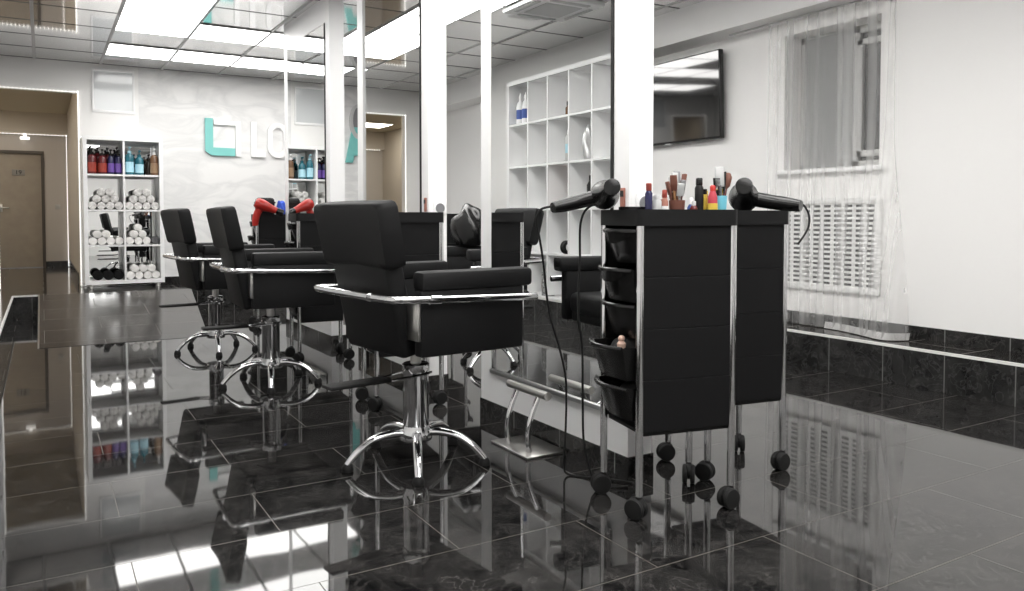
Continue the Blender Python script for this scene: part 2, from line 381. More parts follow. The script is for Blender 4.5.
for k, (x, y) in enumerate(((-.95, 10.6), (-.95, 12.3))):  # unseen fill panels added to brighten the dark corridor
    t = thing('ceiling_light', ['ceiling light of the corridor just beyond the doorway, left of it', 'ceiling light of the corridor before its far brown door'][k], 'ceiling light', (x,y,2.46))
    MB().box(-.29,.29,-.29,.29,-.009,.0).obj('diffuser', mat('corridor_diffuser', (.9,.88,.82), .5, emit=(1,.93,.80), estr=11.0), t, smooth=False)
    MB().box(-.30,-.29,-.3,.3,-.012,0).box(.29,.30,-.3,.3,-.012,0).box(-.29,.29,-.3,-.29,-.012,0).box(-.29,.29,.29,.3,-.012,0).obj('frame', 'grid', t, smooth=False)
def bead_string(name, pts, label, step=.035, r=.008):
    b = MB()
    for a, c in zip(pts, pts[1:]):
        a, c = Vector(a), Vector(c); n = max(1, int((c-a).length/step))
        for k in range(n+1): b.sph(tuple(a.lerp(c, k/n)), r, u=6, v=5)
    b.tube(pts, r*.45, 6)
    return tag(b.obj(name, 'bead'), label, 'light string')
bead_string('light_string', [(DX0,YB-.012,P+.02),(DX0,YB-.012,DZ),(DX1,YB-.012,DZ),(DX1,YB-.012,P+.02)], 'string of white light beads framing the doorway in the back wall')
bead_string('light_string', [(-1.5,CY-.112,2.14),(DX1-.02,CY-.112,2.14),(DX1-.02,CY-.05,P+.02)], 'string of white light beads along the far corridor lintel and corner', .045, .008)

# ------------------------------------------------------------------ window, curtain, grille, TV on the right wall
w = MB(); fx = XR+.17
for (y0,y1,z0,z1) in ((WY0,WY0+.05,WZ0,WZ1),(WY1-.05,WY1,WZ0,WZ1),(WY0,WY1,WZ0,WZ0+.05),(WY0,WY1,WZ1-.05,WZ1),(3.40,3.46,WZ0,WZ1)): w.box(fx,fx+.06,y0,y1,z0,z1,.004)
w = struct(w.obj('window_1', 'sash'))
MB().box(fx+.025,fx+.035,WY0+.05,WY1-.05,WZ0+.05,WZ1-.05).obj('pane', 'glass', w, smooth=False)
MB().box(fx-.006,fx+.004,3.45,WY1-.04,WZ0+.02,WZ1-.02).obj('blind', 'blind', w, smooth=False)
b = MB()
for (y0,y1,z0,z1) in ((3.18,3.22,1.36,2.14),(3.36,3.40,1.36,2.14),(3.18,3.40,1.36,1.40),(3.18,3.40,2.10,2.14)): b.box(fx-.03,fx+.0,y0,y1,z0,z1,.004)
b.obj('sash', 'sash', w)
struct(MB().box(XR-.05, XR+.17, WY0-.05, WY1+.05, WZ0-.03, WZ0, .006).obj('trim_6', 'panel'))
rg = thing('radiator_grille', 'white slotted radiator cover on the right wall under the window', 'radiator grille', (XR, 3.50, .77))
MB().box(-.012,-.002,-.37,.37,-.285,.285).obj('backing', 'slot', rg, smooth=False)
b = MB()
for (y0,y1,z0,z1) in ((-.40,.40,-.315,-.275),(-.40,.40,.275,.315),(-.40,-.36,-.275,.275),(.36,.40,-.275,.275)): b.box(-.026,-.001,y0,y1,z0,z1,.003)
b.obj('frame', 'grille', rg)
b = MB()
n = 17; pz = .55/n
for k in range(n+1): b.box(-.016,-.008,-.37,.37,-.275+pz*k-.0078,-.275+pz*k+.0078)
for k in range(1, 9): b.box(-.0155,-.008,-.37+.74*k/9-.013,-.37+.74*k/9+.013,-.28,.28)
b.obj('slats', 'grille', rg, smooth=False)
# sheer curtain
BOT = [(0,4.46,2.80),(.05,4.33,2.83),(.13,4.285,2.91),(.28,4.36,3.08),(.45,4.43,3.30),(1,4.465,3.93)]
def bot(s):
    for (a,xa,ya),(c,xc,yc) in zip(BOT, BOT[1:]):
        if s <= c:
            u = (s-a)/(c-a); return xa+(xc-xa)*u, ya+(yc-ya)*u
    return BOT[-1][1:]
def smooth_bot(s):
    q = [bot(min(1, max(0, s+d))) for d in (-.05,-.025,0,.025,.05)]
    return sum(p[0] for p in q)/5, sum(p[1] for p in q)/5
def curtain():
    b = bmesh.new(); ny, nz = 170, 26; grid = []
    for j in range(nz+1):
        t = j/nz; z = 2.315 - (2.315-P-.008)*t; row = []
        f = max(0, (t-.35)/.65); f = f*f*(3-2*f)
        for i in range(ny+1):
            s = i/ny; bx, by = smooth_bot(s)
            x, y = 4.465+(bx-4.465)*f, (2.95+(3.93-2.95)*s)*(1-f)+by*f
            ph = s*2*PI*11 + .9*math.sin(s*17) + .35*t*math.sin(s*9+2)
            x += (.006+.006*t)*math.sin(ph); y += .010*math.sin(ph+1.2)
            row.append(b.verts.new((x, y, z)))
        grid.append(row)
    for j in range(nz):
        for i in range(ny): b.faces.new((grid[j][i], grid[j][i+1], grid[j+1][i+1], grid[j+1][i]))
    me = bpy.data.meshes.new('curtain'); b.to_mesh(me); b.free(); me.materials.append(M['sheer'])
    for p in me.polygons: p.use_smooth = True
    return me
cu = bpy.data.objects.new('sheer_curtain', curtain()); COL.objects.link(cu)
tag(cu, 'sheer white voile curtain hanging over the window down to the podium', 'curtain')
b = bmesh.new(); rows = []
for j in range(2):
    rows.append([])
    for i in range(60):
        q = .55*i/59; bx, by = smooth_bot(q)
        rows[j].append(b.verts.new((bx-.008+.012*j, by, P+.006+.042*j)))
for i in range(59): b.faces.new((rows[0][i], rows[0][i+1], rows[1][i+1], rows[1][i]))
me = bpy.data.meshes.new('hem'); b.to_mesh(me); b.free(); me.materials.append(M['hem']); he = bpy.data.objects.new('hem', me); COL.objects.link(he); he.parent = cu
MB().tube([(4.455,2.5,2.318),(4.455,4.3,2.318)], .007, 8).obj('curtain_rail', 'lgrey', cu)
tv = thing('television', 'black flat television on the right wall showing ceiling light reflections', 'television', (XR-.03, 5.02, 1.905))
mt = RY(R(-2))
MB().box(-.055,-.015,-.60,.60,-.34,.34,.006,mtx=mt).obj('housing', 'plastic', tv)
MB().box(-.0575,-.054,-.588,.588,-.322,.330,mtx=mt).obj('screen', 'screen', tv, smooth=False)
MB().box(-.02,.0299,-.2,.2,-.15,.15).obj('wall_bracket', 'matteblack', tv)
MB().box(-.06,-.03,-.03,.03,-.349,-.338,.002,mtx=mt).obj('sensor_tab', 'lgrey', tv)

# ------------------------------------------------------------------ mirrored partitions
PX, PT = 1.82, .115
def partition(y0, length, label, rec=.014, rot=0):
    t = thing('mirror_partition', label, 'partition', (PX, y0, 0), R(rot), 'mirrored styling partitions')
    L0, L1 = 0, length
    m0, m1, mz0, mz1 = .095, length-.10, .222, 2.39
    b = MB()
    b.box(.004, PT, L0, L1, .075, mz0).box(.004, PT, L0, L1, mz1, ZC).box(.004, PT, L0, m0, mz0, mz1).box(.004, PT, m1, L1, mz0, mz1).box(.03, PT, m0, m1, mz0, mz1)
    b.obj('panel', 'panel', t, smooth=False)
    MB().box(0, PT+.006, -.006, L1+.006, .0, .078).obj('skirting', 'skirting', t, smooth=False)
    MB().box(rec,.03,m0+.006,m1-.006,mz0+.012,mz1-.006).obj('mirror', 'mirror', t, smooth=False)
    b = MB(); b.box(-.002,.03,m0-.006,m0+.008,mz0,mz1)
    b.obj('mirror_edge', 'matteblack', t, smooth=False)
    MB().box(-.008,.03,m0,m1,mz0-.004,mz0+.016,.003).obj('mirror_ledge', 'alu', t)
    s = MB().box(.032,.106,-.012,0,.968,1.042,.004).obj('wall_socket', 'panel', t)
    b = MB(); b.lathe([(.027,0),(.027,.003),(.021,.003),(.021,.0005)], 20, mtx=T(.069,-.012,1.005) @ RX(PI/2))
    b.obj('socket_well', 'grey', s)
    MB().box(-.004,.004,.020,.044,.985,1.062,.002).obj('hanging_tag', 'tag', t)
    MB().box(-.006,-.004,.023,.041,1.03,1.052).obj('tag_print', 'ink', t)
    return t
p1 = partition(2.24, 1.12, 'nearest white partition with full height mirror, behind the black trolley with the brushes', .002)
p2 = partition(3.965, 1.12, 'middle white partition with mirror, behind the backrest of the nearest salon chair')
p3 = partition(5.68, 1.17, 'farthest white partition with mirror, reflecting the shelf of shampoo bottles', .002, 1.0)

# ------------------------------------------------------------------ salon chair
def make_chair(label):
    t = thing('salon_chair', label, 'chair', group='black salon styling chairs')
    # star base
    MB().lathe([(.02,.085),(.062,.09),(.066,.12),(.05,.145),(.05,.15)], 24).obj('hub', 'chrome', t)
    for k in range(5):
        a = 2*PI*k/5 + R(24); c, s = math.cos(a), math.sin(a)
        pts = [(.045,.118),(.10,.122),(.17,.108),(.225,.075),(.265,.035),(.276,.018)]
        lg = MB().tube([(r*c,r*s,z) for r,z in pts], [.020,.019,.018,.017,.015,.014], 12, smooth=4, flat=.8).obj('base_leg', 'chrome', t)
        MB().lathe([(.021,.0),(.023,.008),(.019,.02),(.012,.03)], 14, mtx=T(.272*c,.272*s,0)).obj('glide', 'rubber', lg)
    MB().lathe([(.048,.14),(.050,.145),(.050,.345),(.053,.35),(.053,.385),(.046,.39)], 28).obj('column', 'chrome', t)
    MB().lathe([(.022,.38),(.022,.47)], 18).obj('piston', 'steel', t)
    MB().lathe([(.09,.455),(.09,.47)], 24).obj('mounting_plate', 'matteblack', t)
    pd = MB().box(-.37,-.12,-.025,.055,.330,.344,.005).obj('pump_pedal', 'rubber', t)
    MB().tube([(-.12,-.02,.337),(0,-.055,.35),(.04,-.05,.355)], .005, 8).tube([(-.12,.05,.337),(0,.055,.35),(.03,.05,.355)], .005, 8).tube([(.0,-.055,.338),(.055,0,.345),(.0,.055,.338)], .008, 8).obj('pedal_lever', 'chrome', pd)
    # seat
    MB().box(-.135,.27,-.235,.235,.462,.51,.012).box(-.12,.29,-.225,.225,.50,.60,.03,3).obj('seat', 'leather', t)
    for sg in (-1, 1):
        q = .035*sg   # the arms splay slightly towards the front
        def quad(x0,x1,w0,w1,z0,z1,bev):
            y0 = .235*sg
            poly = [(x0, sg*w0[0]), (x1, sg*w0[1]), (x1, sg*w1[1]), (x0, sg*w1[0])]
            return MB().prism(poly, z0, z1, bev=bev)
        quad(-.155,.285,(.238,.255),(.29,.315),.462,.70,.010).obj('arm_panel', 'leather', t)
        quad(-.155,.325,(.225,.245),(.300,.325),.695,.765,.016).obj('armrest', 'leather', t)
        MB().box(-.166,-.152,sg*.20,sg*.285,.52,.655,.003).obj('hinge_plate', 'steel', t)
    # backrest leaning back
    bk = T(-.150,0,.47) @ RY(R(-11.5))
    MB().box(-.035,.035,-.212,.212,-.015,.36,.018,3,mtx=bk).obj('back_panel', 'leather', t)
    b = MB()
    loops = []
    for zz, w, x0, x1 in ((.315,.235,-.026,.030),(.323,.245,-.034,.036),(.34,.250,-.037,.038),(.43,.256,-.037,.038),(.528,.262,-.037,.036),(.546,.257,-.033,.032),(.553,.247,-.026,.024)):
        lp = []
        for k in range(9): u = -1+2*k/8; lp.append((x0-.014*(1-u*u)*-1-.014, u*(w-.012), zz))
        lp.append((x0+.012, w, zz)); lp.append((x1-.012, w, zz))
        for k in range(9): u = 1-2*k/8; lp.append((x1+.012*(1-u*u)-.012, u*(w-.012), zz))
        lp.append((x1-.012, -w, zz)); lp.append((x0+.012, -w, zz))
        loops.append(lp)
    b.loft(loops, mtx=bk).obj('backrest', 'leather', t, ang=.9)
    # wrap-around chrome rail
    r_ = [(.325,-.342,.655),(.0,-.325,.665),(-.20,-.318,.672),(-.255,-.305,.674),(-.275,-.27,.675),(-.282,0,.675),(-.275,.27,.675),(-.255,.305,.674),(-.20,.318,.672),(.0,.325,.665),(.325,.342,.655)]
    b = MB(); b.tube(r_, .0128, 12, smooth=5, flat=1.1)
    for x, y in ((.05,-.318),(.25,-.328),(.05,.318),(.25,.328)): b.tube([(x,y-.0*1,.664),(x,y*.9,.664)], .008, 8)
    for y in (-.12,.12): b.tube([(-.282,y,.675),(-.235,y,.66)], .008, 8)
    b.tube([(-.10,-.322,.668),(-.14,-.321,.670)], .018, 12).tube([(-.285,-.16,.675),(-.285,-.155,.675)], .017, 12)
    b.obj('rail', 'chrome', t)
    return t
ch = make_chair('nearest black salon chair, large in the centre, with chrome rail and star base')
ch.location = (1.242,2.823,0); ch.rotation_euler = (0,0,R(8))
def turn_base(c, deg):
    for o in c.children:
        if o.name.startswith('base_leg'): o.rotation_euler.z = R(deg)
    return c
c2 = dup(ch, 'middle black salon chair, between the nearest chair and the one by the marble wall', (1.12,4.60,0), R(-1)); turn_base(c2, 17)
c3 = dup(ch, 'farthest black salon chair, beside the open shelf of towels at the marble wall', (1.06,5.95,0), R(6)); turn_base(c3, 18)
dup(ch, 'black salon chair half hidden behind the mirror partitions, seen through their gap', (2.52,4.38,0), R(172))

# ------------------------------------------------------------------ trolleys
LX, LY, TOP = .345, .262, .98
def make_trolley(label):
    t = thing('salon_trolley', label, 'trolley', group='black salon trolleys')
    hx, hy = LX/2, LY/2
    for sx in (-1,1):
        for sy in (-1,1):
            x, y = sx*(hx-.004), sy*(hy-.002)
            lg = MB().tube([(x,y,.075),(x,y,.935)], .0125, 14).obj('leg', 'chrome', t)
            q = T(x,y,0) @ RZ(.6*sx+.4*sy)
            b = MB()
            for e in (-1,1): b.lathe([(.020,-.009),(.031,-.008),(.034,-.003),(.034,.003),(.031,.008),(.020,.009)], 28, mtx=q @ T(-.010,e*.0135,.034) @ RX(PI/2))
            b.sph((-.008,0,.044), .030, (1.0,.62,.95), mtx=q, u=20, v=12).tube([(x,y,.055),(x,y,.092)], .0105, 12)
            b.obj('castor', 'rubber', lg)
    for sy in (-1,1):
        b = MB(); z0, z1 = .275, .93; n = 4; dz = (z1-z0)/n
        for k in range(n): b.box(-hx+.012, hx-.012, sy*(hy-.004)-.007, sy*(hy-.004)+.007, z0+dz*k+.0004, z0+dz*(k+1)-.0004, .0018)
        b.obj('side_panel', 'leather2', t, smooth=False)
    b = MB(); 
    for k in range(4): b.box(hx-.011, hx+.003, -hy+.012, hy-.012, .275+.16375*k+.001, .275+.16375*(k+1)-.001, .004)
    b.obj('back_panel', 'leather2', t, smooth=False)
    MB().box(-hx+.02,hx-.012,-hy+.005,hy-.005,.262,.275,.002).obj('bottom_shelf', 'matteblack', t)
    # top tray with rounded corners and a raised rim
    def rr(w, d, r, n=5):
        out = []
        for cx, cy, a0 in ((w-r,d-r,0),(-w+r,d-r,PI/2),(-w+r,-d+r,PI),(w-r,-d+r,1.5*PI)):
            for k in range(n+1): a = a0+PI/2*k/n; out.append((cx+r*math.cos(a), cy+r*math.sin(a)))
        return out
    w, d_ = hx+.012, hy+.013
    tr = MB(); o1 = rr(w,d_,.022); i1 = rr(w-.012,d_-.012,.016)
    tr.prism(rr(w-.004,d_-.004,.02), .932, .955).ring2d(o1, i1, .928, TOP)
    tr.obj('top_tray', 'leather', t)
    # five drawers opening towards -x
    for k, (z, out_) in enumerate(((.86,.004),(.735,.022),(.62,.010),(.49,.055),(.36,.035))):
        hgt = .105
        def plan(w, x_front, bow, n=10):
            pts = [(hx-.03, w), (hx-.03, -w)]
            for q in range(n+1):
                u = -1+2*q/n; pts.append((x_front - bow*(1-u*u), w*u))
            return pts
        wy = hy-.018; xf = -hx+.006-out_
        lo = [(x,y,z-hgt/2) for x,y in plan(wy-.012, xf+.022, .016)]; mid = [(x,y,z+.02) for x,y in plan(wy-.004, xf+.008, .026)]; hi = [(x,y,z+hgt/2) for x,y in plan(wy, xf, .034)]
        ins = [(x,y,z+hgt/2) for x,y in plan(wy-.004, xf+.006, .032)]; inb = [(x,y,z-hgt/2+.006) for x,y in plan(wy-.016, xf+.028, .014)]
        dr = MB().loft([lo, mid, hi, ins, inb]).obj('drawer', 'plastic', t, ang=.5)
        lip = plan(wy+.002, xf-.003, .036)[2:]
        MB().tube([(x,y,z+hgt/2-.002) for x,y in lip], .006, 8, flat=1.3).obj('handle', 'plastic', dr)
        if k in (0,1):   # sagging pull tab under the lip
            b = MB(); n = 10
            L0 = [(xf-.040*(1-(-1+2*q/n)**2)-.004, wy*(-1+2*q/n)*.9, z+hgt/2-.004) for q in range(n+1)]
            L1 = [(x+.008, y, zz-.004-.034*(1-(-1+2*q/n)**2)) for q, (x,y,zz) in enumerate(L0)]
            b.loft([L0+[(x+.004,y,zz) for x,y,zz in L0[::-1]], L1+[(x+.004,y,zz) for x,y,zz in L1[::-1]]]).obj('pull_tab', 'plastic', dr)
    return t
def corner_place(nl, ang):
    """origin of a trolley whose near-left corner on the floor is nl"""
    a = R(ang); c, s = math.cos(a), math.sin(a); x, y = LX/2, LY/2
    return (nl[0]+x*c-y*s, nl[1]+x*s+y*c, 0)
tr1 = make_trolley('nearest black salon trolley, with bottles and brushes on its top tray')
A1 = -12; tr1.location = corner_place((1.6,1.913), A1); tr1.rotation_euler = (0,0,R(A1))
A2 = -9; dup(tr1, 'black salon trolley on the right behind the nearest one, black dryer on top', corner_place((2.056,2.075), A2), R(A2))
dup(tr1, 'black salon trolley between the nearest chair and the gap after the nearest partition', corner_place((1.40,3.665), -6), R(-6))
dup(tr1, 'black salon trolley behind the middle chair, in the gap before the farthest partition', corner_place((1.43,5.13), -4), R(-4))
tr5 = dup(tr1, 'farthest black salon trolley, with the red hair dryer hooked on it', corner_place((1.585,6.96), -5), R(-5))

# ------------------------------------------------------------------ hair dryers and cables
def hair_dryer(m, label, mtx, cat='hair dryer'):
    """barrel along +x, grip along -z"""
    t = thing('hair_dryer', label, cat); t.matrix_world = mtx
    b = MB().lathe([(.012,-.085),(.030,-.082),(.042,-.066),(.045,-.04),(.042,-.01),(.032,.03),(.027,.055),(.025,.085),(.023,.086)], 24, mtx=RY(PI/2))
    b.obj('barrel', m, t)
    MB().lathe([(.025,0),(.026,.03),(.024,.055),(.020,.056)], 20, mtx=T(.082,0,0) @ RY(PI/2)).obj('nozzle', 'plastic', t)
    MB().lathe([(.030,0),(.031,.006),(.024,.010),(.010,.008)], 20, mtx=T(-.078,0,0) @ RY(-PI/2)).obj('rear_grille', 'grey', t)
    MB().tube([(-.035,0,-.02),(-.038,0,-.08),(-.03,0,-.13),(-.018,0,-.165)], [.023,.022,.021,.016], 14, smooth=4, flat=1.25).obj('grip', m, t)
    MB().box(-.022,-.012,-.006,.006,-.10,-.06,.003).obj('switch', 'grey', t)
    return t
def frame_mtx(o, xd, grip):
    x = Vector(xd).normalized(); z = -Vector(grip); z = (z - x*z.dot(x)).normalized(); y = z.cross(x)
    m = Matrix((x, y, z)).transposed().to_4x4(); m.translation = Vector(o); return m
# red dryer hooked on the farthest trolley's near edge
hair_dryer('red', 'red hair dryer hanging on the front edge of the farthest trolley', T(1.64,6.86,1.045) @ RZ(R(-12)) @ RY(R(22)) @ Matrix.Scale(1.12,4))
# black dryer 1: lies on the left edge of the near trolley, grip towards the chairs
hair_dryer('plastic', 'black hair dryer lying on the left edge of the nearest trolley, grip pointing left', frame_mtx((1.632,2.125,1.036),(-.5,-.85,.10),(-.86,.5,-.26)) @ Matrix.Scale(1.12,4))
hair_dryer('plastic', 'black hair dryer on the right trolley, grip pointing to the wall', frame_mtx((2.305,2.145,1.040),(-.70,-.66,.16),(.84,-.50,-.22)) @ Matrix.Scale(1.28,4))
def cable(pts, label, r=.004):
    return tag(MB().tube(pts, r, 8, smooth=8).obj('power_cable', 'rubber'), label, 'cable')
cable([(1.475,2.215,.992),(1.44,2.235,.98),(1.435,2.25,.94),(1.46,2.27,.88),(1.50,2.31,.80),(1.545,2.34,.62),(1.60,2.35,.47),(1.625,2.35,.36),(1.625,2.35,.2),(1.632,2.37,.06),(1.655,2.38,.006),(1.71,2.30,.006),(1.76,2.24,.006),(1.80,2.18,.006)],
      'black cable hanging from the left dryer grip down to the floor by the partition')
cable([(1.668,2.15,.992),(1.615,2.185,.995),(1.582,2.2,.94),(1.585,2.21,.80),(1.578,2.21,.62),(1.60,2.215,.50),(1.61,2.225,.30),(1.625,2.235,.15),(1.66,2.22,.02),(1.70,2.19,.006),(1.76,2.16,.006)],
      'black cable dropping beside the drawers of the nearest trolley to the floor')
cable([(2.485,2.05,1.006),(2.525,2.05,1.003),(2.56,2.05,.965),(2.555,2.05,.91),(2.51,2.06,.85)], 'short black cable looping over the right edge of the right trolley')

# ------------------------------------------------------------------ things on the near trolley
ZT = .9552
def bottle(name, label, x, y, prof, m, cap=None, capm='plastic', lab=None, labm='panel', cat='bottle', z=ZT, group=None):
    t = thing(name, label, cat, (x,y,z), 0, group)
    MB().lathe(prof, 20).obj('body', m, t)
    if cap: MB().lathe(cap, 16).obj('cap', capm, t)
    if lab: MB().lathe(lab, 20, cap=False).obj('label_band', labm, t)
    return t
K = .955
bottle('bottle', 'small navy bottle with a red cap, leftmost on the nearest trolley', 1.655, 1.935, [(.011,0),(.012,.004),(.012,.075),(.008,.084)], 'navy', [(.008,.084),(.009,.086),(.009,.106),(.007,.108)], 'dullred', [(.0123,.004),(.0123,.02)], 'clear')
bottle('jar', 'clear little jar beside the navy bottle on the nearest trolley', 1.685, 1.93, [(.014,0),(.015,.004),(.015,.05),(.011,.058)], 'clear', [(.0125,.058),(.0125,.07),(.011,.072)], 'lgrey', cat='jar')
bottle('bottle', 'small red and white bottle left of the brown brush tumbler', 1.712, 1.925, [(.011,0),(.012,.003),(.012,.05),(.007,.062)], 'tag', [(.007,.062),(.008,.064),(.008,.085),(.006,.088)], 'dullred', [(.0123,.012),(.0123,.036)], 'panel')
bottle('jar', 'small silver topped jar close left of the brush tumbler', 1.732, 1.955, [(.013,0),(.014,.003),(.014,.04),(.012,.044)], 'bristle', [(.0145,.044),(.0145,.06),(.013,.062)], 'steel', cat='jar')
# tumbler with brushes
tb = bottle('tumbler', 'brown tumbler full of tinting brushes on the nearest trolley', 1.765, 1.925, [(.021,0),(.023,.004),(.026,.055),(.0235,.055),(.021,.008)], 'bristle', cat='tumbler')
def stick_thing(name, label, base, top, r, m, head=None, headm='bristle', cat='brush', group=None):
    t = thing(name, label, cat, base, 0, group)
    v = Vector(top)-Vector(base)
    q = v.to_track_quat('Z','Y').to_matrix().to_4x4(); L_ = v.length
    MB().lathe([(r*.8,0),(r,.01),(r,L_*.6),(r*.7,L_*.66)], 10, mtx=q).obj('handle', m, t)
    if head == 'flat': MB().box(-r*2.6,r*2.6,-r*.9,r*.9,L_*.58,L_,r*.5,mtx=q).obj('head', headm, t)
    elif head == 'round': MB().lathe([(r*.9,L_*.62),(r*2.2,L_*.70),(r*2.5,L_*.9),(r*1.4,L_)], 14, mtx=q).obj('head', headm, t)
    elif head == 'comb':
        b = MB().box(-.013,-.006,-.002,.002,L_*.5,L_,.001,mtx=q)
        for k in range(14): b.box(-.008,.013,-.001,.001,L_*(.52+.46*k/13)-.0012,L_*(.52+.46*k/13)+.0012,mtx=q)
        b.obj('teeth', headm, t)
    return t
for k, (dx, dy, h, m, hm, w) in enumerate(((-.012,-.004,.135,'wood','bristle','leaning left with a broad brown head'),(.0,.006,.145,'bristle','clear','upright with a pale grey head'),(.013,-.003,.14,'wood','bristle','leaning right with a brown head'),(.004,-.011,.12,'darkred','grey','short, dark red, at the front'),(-.006,.010,.13,'brown','lgrey','at the back with a light grey head'),(-.016,.006,.115,'bristle','bristle','lowest on the left, all dark brown'),(.016,.006,.12,'redbrown','bristle','far right with a dark head and red handle'),(-.004,-.014,.108,'steel','clear','short silver one at the front left'),(.010,.012,.15,'wood','grey','tallest, at the back right'))):
    stick_thing('tint_brush', 'tinting brush in the brown tumbler, ' + w, (1.765+dx*.5,1.925+dy*.5,ZT+.012), (1.765+dx*2.0,1.925+dy*2,ZT+h), .0045, m, 'flat', hm, group='brushes in the brown tumbler')
bottle('bottle', 'small white and blue bottle right of the brush tumbler', 1.812, 1.91, [(.012,0),(.013,.003),(.013,.03),(.007,.042)], 'bluelabel', [(.0075,.042),(.0075,.06),(.005,.064)], 'panel')
bottle('bottle', 'short amber bottle in front of the black spray can', 1.800, 1.885, [(.011,0),(.012,.003),(.012,.03),(.007,.038)], 'darkred', [(.007,.038),(.007,.05),(.006,.052)], 'lgrey')
bottle('spray_can', 'tall black spray can with a white foot on the nearest trolley', 1.842, 1.905, [(.0135,.022),(.014,.024),(.014,.095),(.010,.104)], 'matteblack', [(.010,.104),(.011,.106),(.011,.125),(.009,.128)], 'plastic', [(.0138,0),(.0142,.002),(.0142,.024),(.0138,.026)], 'panel', cat='spray can')
bottle('tube', 'slim yellow tube between the spray can and the pink red bottle', 1.868, 1.905, [(.008,0),(.009,.003),(.009,.06),(.006,.075)], 'yellow', [(.006,.075),(.0065,.077),(.0065,.092)], 'plastic', cat='tube')
bottle('bottle', 'pink red bottle standing left of the sky blue cup', 1.872, 1.862+.012, [(.013,0),(.015,.004),(.016,.03),(.015,.065),(.009,.085)], 'pink', [(.009,.085),(.009,.10),(.006,.104)], 'red', [(.0163,.022),(.0161,.045)], 'yellow')
cup = bottle('cup', 'sky blue plastic cup holding combs on the nearest trolley', 1.908, 1.876, [(.0165,0),(.018,.003),(.0225,.07),(.0205,.07),(.0165,.006)], 'bluecup', cat='cup')
CB = (1.908,1.876)
stick_thing('hair_brush', 'grey flat brush standing tallest in the sky blue cup', (CB[0],CB[1],ZT+.01), (CB[0]+.002,CB[1]+.008,ZT+.165), .006, 'grey', 'flat', 'lgrey', 'hair brush')
stick_thing('hair_brush', 'brown round brush leaning right in the sky blue cup', (CB[0]+.004,CB[1],ZT+.01), (CB[0]+.045,CB[1]+.01,ZT+.145), .006, 'darkred', 'round', 'bristle', 'hair brush')
stick_thing('comb', 'black comb leaning left in the sky blue cup', (CB[0]-.005,CB[1],ZT+.01), (CB[0]-.020,CB[1]-.002,ZT+.128), .004, 'plastic', 'comb', 'plastic', 'comb')
stick_thing('comb', 'black tail comb behind the grey brush in the sky blue cup', (CB[0]+.004,CB[1]+.006,ZT+.01), (CB[0]+.022,CB[1]+.012,ZT+.15), .004, 'plastic', 'comb', 'plastic', 'comb')
bottle('bottle', 'dark purple little bottle at the left edge of the right trolley', 2.045, 2.055, [(.011,0),(.012,.003),(.012,.045),(.008,.055)], 'purple', [(.008,.055),(.008,.07)], 'plastic')
stick_thing('tint_brush', 'wooden handled brush leaning on the black dryer on the right trolley', (2.085,2.07,ZT+.003), (2.12,2.085,ZT+.105), .006, 'wood', 'round', 'yellow')
bottle('tube', 'slim amber tube beside the leaning wooden brush on the right trolley', 2.07, 2.105, [(.008,0),(.009,.003),(.009,.07),(.006,.085)], 'wood', [(.006,.085),(.0065,.095)], 'yellow', cat='tube')
# black tray lying on the near trolley beside the left dryer
a1 = R(A1)
o = MB().box(-.055,.055,-.035,.035,0,.008,.003).ring2d([(-.055,-.035),(.055,-.035),(.055,.035),(-.055,.035)], [(-.049,-.029),(.049,-.029),(.049,.029),(-.049,.029)], .006, .034).obj('tint_bowl', 'plastic')
o.location = (1.665,1.995,ZT); o.rotation_euler = (0,0,a1); tag(o, 'shallow black dish on the left of the nearest trolley under the dryer', 'dish')
# black cloth and a pale knob in the open drawer
def lump(name, label, c, sz, m, seed, cat, amp=.22, parent=None):
    b = bmesh.new(); bmesh.ops.create_icosphere(b, subdivisions=4, radius=1)
    rnd = random.Random(seed); ws = [(Vector((rnd.uniform(-1,1),rnd.uniform(-1,1),rnd.uniform(-1,1)))*5, rnd.uniform(0,6)) for _ in range(7)]
    for v in b.verts:
        d = sum(math.sin(v.co.dot(w)+p) for w, p in ws)/7
        v.co *= 1+amp*d*1.6
        if v.co.z < -.6: v.co.z = -.6
        v.co = Vector((v.co.x*sz[0], v.co.y*sz[1], (v.co.z+.6)*sz[2]/1.6))
    me = bpy.data.meshes.new(name); b.to_mesh(me); b.free(); me.materials.append(M[m])
    for p in me.polygons: p.use_smooth = True
    o = bpy.data.objects.new(name, me); COL.objects.link(o); o.location = c
    return tag(o, label, cat)
t1 = Matrix.Translation(Vector(tr1.location)) @ RZ(a1)
lump('black_cloth', 'crumpled black cloth in the pulled out fourth drawer of the nearest trolley', t1 @ Vector((-.13,.01,.447)), (.075,.085,.12), 'matteblack', 3, 'cloth')
o = thing('figurine', 'tiny pale pink knob lying on the black cloth in the open drawer', 'knob', t1 @ Vector((-.19,-.045,.53)))
MB().lathe([(.004,0),(.014,.006),(.015,.018),(.009,.026)], 14).obj('body', 'skin', o)
MB().sph((0,0,.034), .011).obj('tip', 'skin', o)
lump('black_cloth', 'dark crumpled cloth in the lowest drawer of the nearest trolley', t1 @ Vector((-.11,-.01,.315)), (.06,.08,.10), 'grey' if False else 'matteblack', 9, 'cloth')

